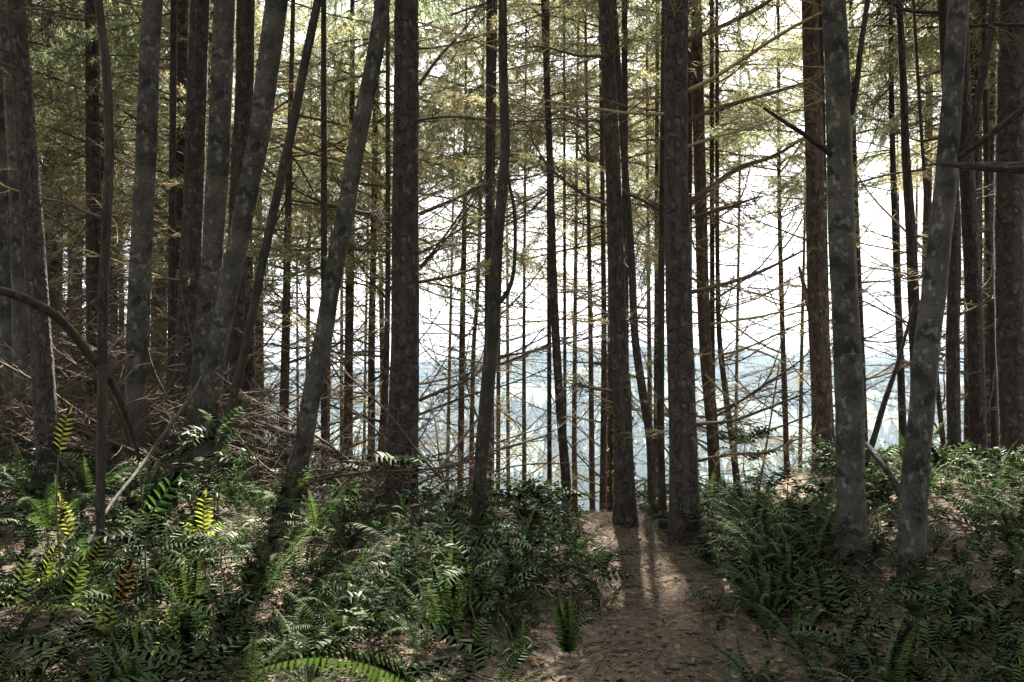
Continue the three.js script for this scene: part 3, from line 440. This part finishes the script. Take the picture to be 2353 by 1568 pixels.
const ZONES = [
  ['in the sun-dappled ground at the left edge', -3, -1.35, 3.4, 5.4, 15, 12], ['in the shaded bank below the leaning alder pair', -2.9, -0.7, 5.3, 7.6, 26, 18], ['in the shaded foreground left of the path', -1.35, 0.15, 3.1, 5, 20, 12],
  ['along the left side of the path', -0.8, 0.7, 5, 7.3, 24, 18], ['right of the path below the thick spruce', 1.3, 2.4, 4.7, 7.2, 18, 12], ['in the dim right foreground beside the path', 1.05, 2.9, 3.1, 4.9, 26, 5],
  ['around the feet of the two near right alders', 2.2, 4.4, 5.6, 8.2, 22, 15], ['on the far left floor behind the slim sapling', -5, -2.9, 5.4, 8.5, 14, 12], ['along the crest where the slope drops away', -0.9, 2.2, 7.1, 8.3, 8, 18],
];
for (const [where, x0, x1, d0, d1, nf, ng] of ZONES) {
  const lay = (n, gap) => { const out = []; for (let k = 0; out.length < n && k < 900; k++) { const d = rr(d0, d1), x = rr(x0, x1); if (Math.abs(x - pathX(d)) < (d < 4.6 ? 0.45 : 0.33) || d > 4.1 && d < 5.9 && (Math.abs(x / d - 0.385) < 0.035 || Math.abs(x / d - 0.449) < 0.035) || out.some((q) => Math.hypot(q[0] - x, q[1] - d) < gap)) continue; out.push([x, d]); } return out.sort((a, b) => a[0] / a[1] - b[0] / b[1]); };
  lay(nf, 0.26).forEach(([x, d], k) => fern(x, d, d < 4.7 ? rr(0.3, 0.5) : d > 5.7 && x > -1.1 && x < 1.7 ? rr(0.26, 0.42) : rr(0.42, 0.72), 9 + Math.floor(rnd() * 6), `sword fern ${where}, ${ordinal(k)} from the left`, 'sword ferns ' + where));
  lay(ng, 0.22).forEach(([x, d], k) => grape(x, d, d > 5.7 && x > -1.1 && x < 1.7 ? rr(0.06, 0.18) : rr(0.12, 0.42), 6 + Math.floor(rnd() * 4), `glossy low shrub ${where}, ${ordinal(k)} from the left`, 'holly-leaved shrubs ' + where));
}
// plants that stand out in the photograph
const foot = (px, py, d) => { const p = at(px, py, d); return [p.x, d, p.y - ground(p.x, -d)]; };
{
  const [x, d] = foot(640, 1600, 2.95), t = thing('sword_fern', 'fern with one glowing yellow-green frond at the bottom edge', 'fern', null, [-0.26, ground(-0.26, -2.9) - 0.01, -2.9]);
  const f = mesh('frond', litFrond, M.fern, t); f.userData.label = 'glowing yellow-green arching frond'; f.scale.setScalar(0.6); f.rotation.set(-0.5, Math.PI + 0.1, 0, 'YZX'); f.position.set(-0.03, 0.4, 0);
  for (let k = 0; k < 6; k++) { const q = mesh('frond', pick(fronds.arch), M.fern, t); q.scale.setScalar(rr(0.35, 0.5)); q.rotation.set(0, rr(1.5, 5), -0.3, 'YZX'); }
}
const single = (name, px, pyTop, pyFoot, d, leaf, s, label, opt = {}) => { const [x, , hTop] = foot(px + (opt.shift ?? 0), pyTop, d), t = grape(x, d, Math.max(0.1, hTop - (opt.below ?? 0.22)), opt.n ?? 5, label, null, { leaves: opt.leaves || grapeV, straight: true }); const f = mesh('leaf', leaf, M.grape, t); f.position.copy(t.children[1].position); f.scale.setScalar(s); f.rotation.set(opt.roll ?? 1.35, opt.yaw ?? 0.1, opt.pitch ?? 1.35, 'YZX'); if (opt.say) f.userData.label = opt.say; return t; };
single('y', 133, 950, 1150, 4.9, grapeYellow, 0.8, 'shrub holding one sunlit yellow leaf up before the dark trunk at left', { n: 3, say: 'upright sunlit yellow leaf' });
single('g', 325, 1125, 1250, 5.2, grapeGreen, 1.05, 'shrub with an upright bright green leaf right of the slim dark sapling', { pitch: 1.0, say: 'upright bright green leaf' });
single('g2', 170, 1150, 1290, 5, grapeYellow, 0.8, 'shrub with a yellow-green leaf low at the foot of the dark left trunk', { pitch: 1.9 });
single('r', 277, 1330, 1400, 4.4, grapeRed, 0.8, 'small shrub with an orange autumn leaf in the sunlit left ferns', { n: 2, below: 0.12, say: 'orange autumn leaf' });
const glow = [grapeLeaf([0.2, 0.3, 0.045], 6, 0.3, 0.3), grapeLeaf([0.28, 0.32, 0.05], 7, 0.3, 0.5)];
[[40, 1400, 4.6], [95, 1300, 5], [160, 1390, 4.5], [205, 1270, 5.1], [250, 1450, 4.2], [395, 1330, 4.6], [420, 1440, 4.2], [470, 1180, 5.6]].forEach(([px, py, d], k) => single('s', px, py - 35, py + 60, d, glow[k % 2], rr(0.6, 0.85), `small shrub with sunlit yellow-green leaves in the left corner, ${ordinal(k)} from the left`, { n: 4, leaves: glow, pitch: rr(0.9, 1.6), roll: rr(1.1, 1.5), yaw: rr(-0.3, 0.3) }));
for (const [px, py, d, label] of [[1200, 1125, 6.9, 'dark star-shaped shrub silhouetted against the valley right of centre'], [485, 990, 6.6, 'shrub with a leaf held level before the leaning alder pair'], [940, 1060, 6.6, 'tall shrub in front of the thickest trunk base'], [1710, 1010, 8.2, 'dark sapling shrub silhouetted right of the thick path-side spruce'], [1900, 1060, 8, 'shrub in front of the red-brown spruce base'], [2160, 1070, 7.6, 'lit shrub right of the forked alder base'], [2010, 1060, 7.8, 'shrub between the two near right alders'], [2310, 1110, 8, 'shrub at the foot of the thick right-edge trunk'], [1258, 1130, 7.1, 'second dark shrub silhouetted against the valley, nearer the leaning slender spruce']]) { const [x, , h] = foot(px, py, d); grape(x, d, Math.max(0.2, h - 0.03), 12, label, null, { s: 1 }); }
for (const [px, py, d, s, label] of [[1035, 1300, 4.3, 0.5, 'fern with tall upright fronds in the centre foreground'], [440, 1350, 4.2, 0.5, 'sunlit upright fern in the left foreground'], [310, 1480, 3.5, 0.42, 'upright fern at the bottom edge at left'], [1085, 1310, 4.6, 0.45, 'upright fern just right of the tallest centre foreground fern'], [1310, 1370, 4.4, 0.4, 'upright bluish fern at the left edge of the path']]) {
  const [x] = foot(px, py, d), t = thing('sword_fern', label, 'fern', null, [x, ground(x, -d) - 0.01, -d]);
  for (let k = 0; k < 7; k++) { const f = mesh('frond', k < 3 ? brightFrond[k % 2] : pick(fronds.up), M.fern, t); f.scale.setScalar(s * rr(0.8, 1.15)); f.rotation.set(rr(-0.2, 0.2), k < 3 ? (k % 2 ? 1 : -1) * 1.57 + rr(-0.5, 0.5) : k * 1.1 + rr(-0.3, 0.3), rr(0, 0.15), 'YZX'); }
}
// sprigs, litter and fallen twigs too many to count
{
  const spr = [[], [], []], lit = [], litC = [], tw = [];
  for (let k = 0; k < 7000; k++) { const d = rr(2.6, 9.5), x = rr(-0.66, 0.66) * d; if (Math.abs(x - pathX(d)) < (d < 4.6 ? 0.4 : 0.26) + 0.15 * fbm(x * 4, d * 4, 2, 77)) continue; if (fbm(x * 1.1, d * 1.1, 3, 71) < (d < 4.6 ? 0.49 : 0.4)) continue; spr[k % 3].push(placed(x, ground(x, -d) + rr(0, 0.1), -d, rr(-0.6, 0.6), rnd() * 6.28, rr(0.1, 1.1), rr(0.25, 0.6))); }
  spr.forEach((a, k) => { const o = copies('undergrowth', grapeV[k], M.grape, a, scene, 'stuff'); o.userData.label = ['low dark glossy leaves covering the forest floor', 'mid green glossy leaves covering the forest floor', 'lighter green glossy leaves covering the forest floor'][k]; o.userData.category = 'ground cover'; });
  const lg = new Geo(); lg.fan([V(-0.5, 0, 0), V(-0.2, 0.06, 0.25), V(0.2, 0.1, 0.22), V(0.5, 0.02, 0), V(0.2, 0.04, -0.25), V(-0.2, 0.02, -0.22)], V(0, 1, 0));
  for (let k = 0; k < 15000; k++) { const d = 2.4 + 8 * Math.pow(rnd(), 1.3), x = rr(-0.66, 0.66) * d; const s = rr(0.015, 0.055); lit.push(placed(x, ground(x, -d) + (Math.abs(x - pathX(d)) < 0.4 ? 0.022 : 0.008), -d, rr(-0.5, 0.5), rnd() * 6.28, rr(-0.5, 0.5), [s * rr(0.8, 1.6), s, s])); const q = rr(0.5, 1.4) * (Math.abs(x - pathX(d)) < 0.4 ? 0.6 : 1); litC.push(lin(0.2 * q, 0.135 * q * rr(0.85, 1.15), 0.08 * q)); }
  const o = copies('leaf_litter', lg.build(), mat({ color: lin(1, 1, 1), roughness: 0.9, side: THREE.DoubleSide }), lit, scene, 'stuff', litC); o.userData.label = 'brown fallen leaves scattered over the forest floor and path'; o.userData.category = 'leaf litter';
  const tg = new Geo(); tg.tube([V(-0.5, 0, 0), V(-0.1, 0.04, 0.03), V(0.2, 0.02, -0.03), V(0.5, 0.03, 0.02)], [0.012, 0.014, 0.012, 0.006], 4);
  for (let k = 0; k < 2600; k++) { const d = 2.4 + 8 * Math.pow(rnd(), 1.2), x = rr(-0.66, 0.66) * d, s = rr(0.08, 0.4); tw.push(placed(x, ground(x, -d) + 0.025, -d, 0, rnd() * 6.28, rr(-0.15, 0.2), [s, s * 0.8, s * 0.8])); }
  const w = copies('fallen_twigs', tg.build(), M.dry, tw, scene, 'stuff'); w.userData.label = 'small dry fallen twigs scattered over the forest floor'; w.userData.category = 'twigs';
}
// fallen limbs, leaning sticks and slash
function limb(name, label, m, d, list, opt = {}) { const n = list.length - 1, dd = (k) => (Array.isArray(d) ? lerp(d[0], d[1], k / n) : d), pts = list.map(([x, y], k) => at(x, y, dd(k))), c = new THREE.CatmullRomCurve3(pts), P = [], R = []; const seg = opt.seg || 26; for (let k = 0; k <= seg; k++) { const t = k / seg, f = t * n, a = Math.min(n - 1, Math.floor(f)); P.push(c.getPoint(t)); R.push(lerp(list[a][2], list[a + 1][2], f - a) * dd(f) / F / 2); } const b = P[0].clone(), g = new Geo(); g.tube(P.map((p) => p.sub(b)), R, opt.sides || 10, { rough: 0.12, vs: 0.8, cap: true, seed: d * 3 }); const geo = g.build(); geo.computeVertexNormals(); fixSeam(geo, opt.sides || 10, seg + 1); const o = mesh(name, geo, m, opt.parent || scene); if (!opt.parent) { o.position.copy(b); o.userData = { label, category: opt.category || 'branch' }; } else o.position.copy(b).sub(opt.parent.position); return o; }
limb('broken_limb', 'thick broken limb arching down across the left trunks, lit on top', M.stem, [4.6, 5.6], [[-60, 655, 20], [0, 668, 20], [50, 684, 21], [110, 714, 21], [145, 742, 22], [200, 808, 20], [250, 870, 18], [280, 930, 15], [305, 1000, 11], [320, 1060, 8]]);
limb('leaning_stick', 'pale stick leaning from the left ferns to the leaning alder pair', M.alder, [5.4, 7.6], [[200, 1250, 7], [260, 1152, 8], [322, 1075, 8], [382, 990, 8], [442, 905, 7], [464, 860, 4]]);
limb('fallen_log', 'dark fallen log lying behind the dark trunk at left', M.spruce, [8.5, 9.4], [[120, 1022, 26], [200, 1040, 28], [290, 1056, 28], [390, 1072, 26]], { category: 'log' });
limb('fallen_log', 'fallen dark pole sloping across the left stand above the log', M.spruce, [8.8, 9.6], [[120, 845, 13], [180, 866, 14], [240, 886, 13]], { category: 'log' });
limb('fallen_log', 'dark log slanting down from the leaning alder to the thickest trunk', M.spruce, [8.8, 8.4], [[560, 960, 14], [660, 1000, 20], [760, 1040, 22], [872, 1082, 22]], { category: 'log' });
limb('fallen_log', 'short red-brown broken log beside the crooked centre stem', M.dry, [7.6, 7.3], [[1040, 1158, 26], [1060, 1170, 27], [1088, 1188, 26]], { category: 'log' });
limb('leaning_stick', 'dark stick leaning up to the left between the two near right alders', M.spruce, [7, 6.2], [[1990, 1020, 12], [2030, 1070, 15], [2075, 1140, 16], [2130, 1215, 16], [2190, 1290, 14]]);
limb('leaning_stick', 'dark stick rising to the right between the two near right alders', M.spruce, [7.4, 7.4], [[1988, 1060, 15], [2002, 1028, 14], [2033, 924, 13], [2062, 840, 10], [2100, 700, 5]]);
limb('bare_sapling', 'very thin dark sapling slanting across the bright window right of the path', M.twig, [8.4, 8.4], [[1735, 1170, 5], [1752, 1080, 5], [1775, 940, 4], [1790, 840, 3]], { category: 'sapling' });
limb('dead_branch', 'big dark horizontal branch entering from the right edge across the forked alder', M.spruce, [4.7, 5.2], [[2420, 388, 32], [2353, 386, 29], [2280, 384, 24], [2210, 380, 16], [2156, 377, 7]]);
// forks and big branches that belong to a tree
const part = (o, d, list, m) => limb('branch', '', m, d, list, { parent: o.group3, seg: 20, sides: 8 });
part(big.R2, 5.9, [[1955, 262, 17], [1966, 215, 14], [1978, 110, 13], [1994, 0, 12], [2005, -120, 9]], M.stem);
part(big.R2, [5.9, 5.6], [[1915, 360, 13], [1858, 316, 12], [1800, 278, 9], [1757, 249, 7]], M.stem);
part(big.R1, 9, [[1906, 900, 14], [1885, 800, 16], [1862, 715, 14], [1846, 650, 10], [1836, 612, 6]], M.pale);
part(big.R5, 5.5, [[2205, 372, 20], [2228, 325, 19], [2248, 225, 18], [2268, 125, 17], [2284, 0, 15], [2300, -150, 10]], M.stem);
part(big.R5, [5.5, 5.2], [[2195, 366, 14], [2240, 336, 16], [2288, 300, 16], [2353, 250, 15], [2420, 190, 10]], M.stem);
part(big.T12, 6.7, [[1148, 695, 12], [1168, 668, 10], [1180, 625, 9], [1184, 550, 8], [1181, 475, 8], [1169, 412, 6], [1165, 350, 3]], M.stem);
const bigB = [['T11', 8.3, [[962, 492, 10], [1040, 460, 8], [1095, 432, 7], [1140, 414, 3]]], ['T11', 8.3, [[962, 648, 8], [1030, 636, 7], [1090, 618, 5], [1132, 606, 3]]], ['T11', 8.3, [[962, 920, 9], [1020, 896, 7], [1070, 876, 6], [1104, 856, 3]]], ['T11', 8.3, [[962, 195, 9], [1010, 130, 7], [1060, 75, 5], [1100, 20, 3]]],
  ['T15', 6.9, [[1582, 466, 15], [1622, 440, 13], [1700, 386, 11], [1770, 362, 9], [1850, 318, 4]]], ['T15', 6.9, [[1580, 278, 11], [1660, 246, 9], [1760, 218, 8], [1850, 192, 4]]], ['T15', 6.9, [[1588, 672, 11], [1640, 660, 9], [1740, 628, 8], [1850, 574, 4]]], ['T15', 6.9, [[1578, 95, 12], [1660, 60, 10], [1740, 20, 9], [1800, -20, 6]]], ['T15', 6.9, [[1584, 500, 8], [1670, 478, 7], [1745, 452, 4]]], ['T15', 6.9, [[1600, 1060, 8], [1680, 1045, 8], [1760, 1040, 6], [1830, 1010, 4]]], ['T15', 6.9, [[1598, 975, 9], [1680, 968, 8], [1760, 940, 6], [1850, 905, 4]]],
  ['T14', 7.6, [[1392, 128, 8], [1330, 128, 7], [1250, 108, 5], [1180, 110, 3]]], ['T14', 7.6, [[1430, 440, 8], [1480, 462, 7], [1520, 486, 4]]], ['T14', 7.6, [[1404, 475, 9], [1330, 440, 7], [1260, 380, 5], [1210, 300, 3]]], ['T14', 7.6, [[1410, 900, 7], [1360, 892, 7], [1320, 880, 6]]],
  ['T10', 8, [[800, 480, 8], [850, 490, 7], [905, 470, 4]]], ['R5', 5.5, [[2160, 30, 10], [2080, 22, 8], [2020, -10, 6]]], ['R5', 5.5, [[2230, 60, 9], [2300, 56, 8], [2360, 60, 6]]], ['T2', 5.2, [[232, 500, 8], [190, 484, 7], [150, 468, 6], [100, 455, 4]]]];
for (const [k, d, l] of bigB) {
  const m = k[0] === 'R' ? M.stem : M.twig, b = part(big[k], d, l, m), c = new THREE.CatmullRomCurve3(l.map(([x, y]) => at(x, y, d).sub(at(l[0][0], l[0][1], d)))), g = new Geo(), len = c.getLength();
  for (let j = 0; j < 16 + len * 9; j++) { const t = rr(0.15, 1), o = c.getPoint(t), D = c.getTangent(t), tl = rr(0.12, 0.5) * (1.15 - t * 0.6), dir = V(D.x * rr(0.2, 0.8), rr(-0.6, 0.5), rr(-1, 1)).normalize(), e = V().copy(o).addScaledVector(dir, tl), q = V().lerpVectors(o, e, 0.5).add(V(0, rr(-0.05, 0.05), 0)); g.tube([o, q, e], [0.005, 0.0035, 0.0018], 3); for (let w = 0; w < 3; w++) { const f = V().lerpVectors(o, e, rr(0.3, 0.95)); g.tube([f, V().copy(f).add(V(rr(-0.12, 0.12), rr(-0.12, 0.1), rr(-0.12, 0.12)))], [0.003, 0.0015], 3); } }
  mesh('twigs', g.build(), rnd() < 0.5 ? M.litLichenTwig : M.twig, b).userData.kind = 'stuff';
}
{ // moss growing on the lower trunks
  const mg = new Geo(); for (let k = 0; k < 7; k++) mg.blade(V(rr(-0.4, 0.4), 0, rr(-0.4, 0.4)), V(rr(-0.6, 0.6), 1, rr(-0.6, 0.6)).normalize(), V(rr(-1, 1), 0, rr(-1, 1)).normalize(), rr(0.6, 1.3), 0.3); const geo = mg.build(), mm = phys({ color: lin(0.13, 0.12, 0.035), roughness: 1, transmission: 0.4, thickness: 0 });
  for (const [k, n, top] of [['T14', 700, 1.3], ['R2', 600, 1.1], ['R5', 500, 1], ['T15', 700, 1.6], ['T11', 500, 1.2], ['R1', 400, 1.5], ['T12', 200, 1]]) { const o = big[k], a = []; for (let j = 0; j < n; j++) { const y = 0.1 + top * rnd() ** 1.7, th = rnd() * 6.283, p = o.at(y), r = o.r(y) * 1.0; if (fbm(th * 1.5 + 3, y * 3, 3, 17) < 0.42) continue; p.x += Math.cos(th) * r; p.z += Math.sin(th) * r; a.push(placed(p.x, p.y, p.z, 0, -th, -1.1 + rr(-0.4, 0.4), rr(0.012, 0.028))); } copies('moss', geo, mm, a, o.group3, 'stuff'); }
}
// slash: dead boughs on the floor of the left stand
{
  let k = 0; const ps = []; for (let i = 0; i < 46; i++) { const d = rr(7.6, 11.5), x = rr(-0.57, -0.1) * d; ps.push([x, d]); } ps.sort((a, b) => a[0] / a[1] - b[0] / b[1]);
  for (const [x, d] of ps) { const t = thing('fallen_bough', `dead bare bough lying in the slash under the left stand, ${ordinal(k++)} from the left`, 'branch', 'boughs in the slash pile', [x, ground(x, -d) + rr(0.02, 0.25), -d]); const v = pick(deadV), b = mesh('stick', v.wood, rnd() < 0.5 ? M.dry : M.twig, t); b.rotation.set(rr(-1, 1), rnd() * 6.28, rr(-0.05, 0.35), 'YZX'); b.scale.setScalar(rr(0.6, 1.15)); if (v.green) mesh('moss', v.green, M.litLichenTwig, b).userData.kind = 'stuff'; }
  const ms = [[], []]; for (let i = 0; i < 800; i++) { const d = rr(8, 19), x = rr(-0.6, -0.06) * d; if (x > -0.28 * d + 0.5 && d > 10) continue; ms[i % 2].push(placed(x, ground(x, -d) + rr(0, 0.5), -d, rr(-1.5, 1.5), rnd() * 6.28, rr(-0.2, 0.7), rr(0.4, 1.1))); }
  ms.forEach((a, i) => { const o = copies('brushwood', deadV[i * 3].wood, i ? M.dry : M.twig, a, scene, 'stuff'); o.userData.label = i ? 'brown dry brushwood heaped under the left stand' : 'dark tangled brushwood under the left stand'; o.userData.category = 'brushwood'; });
}
renderer.render(scene, camera);
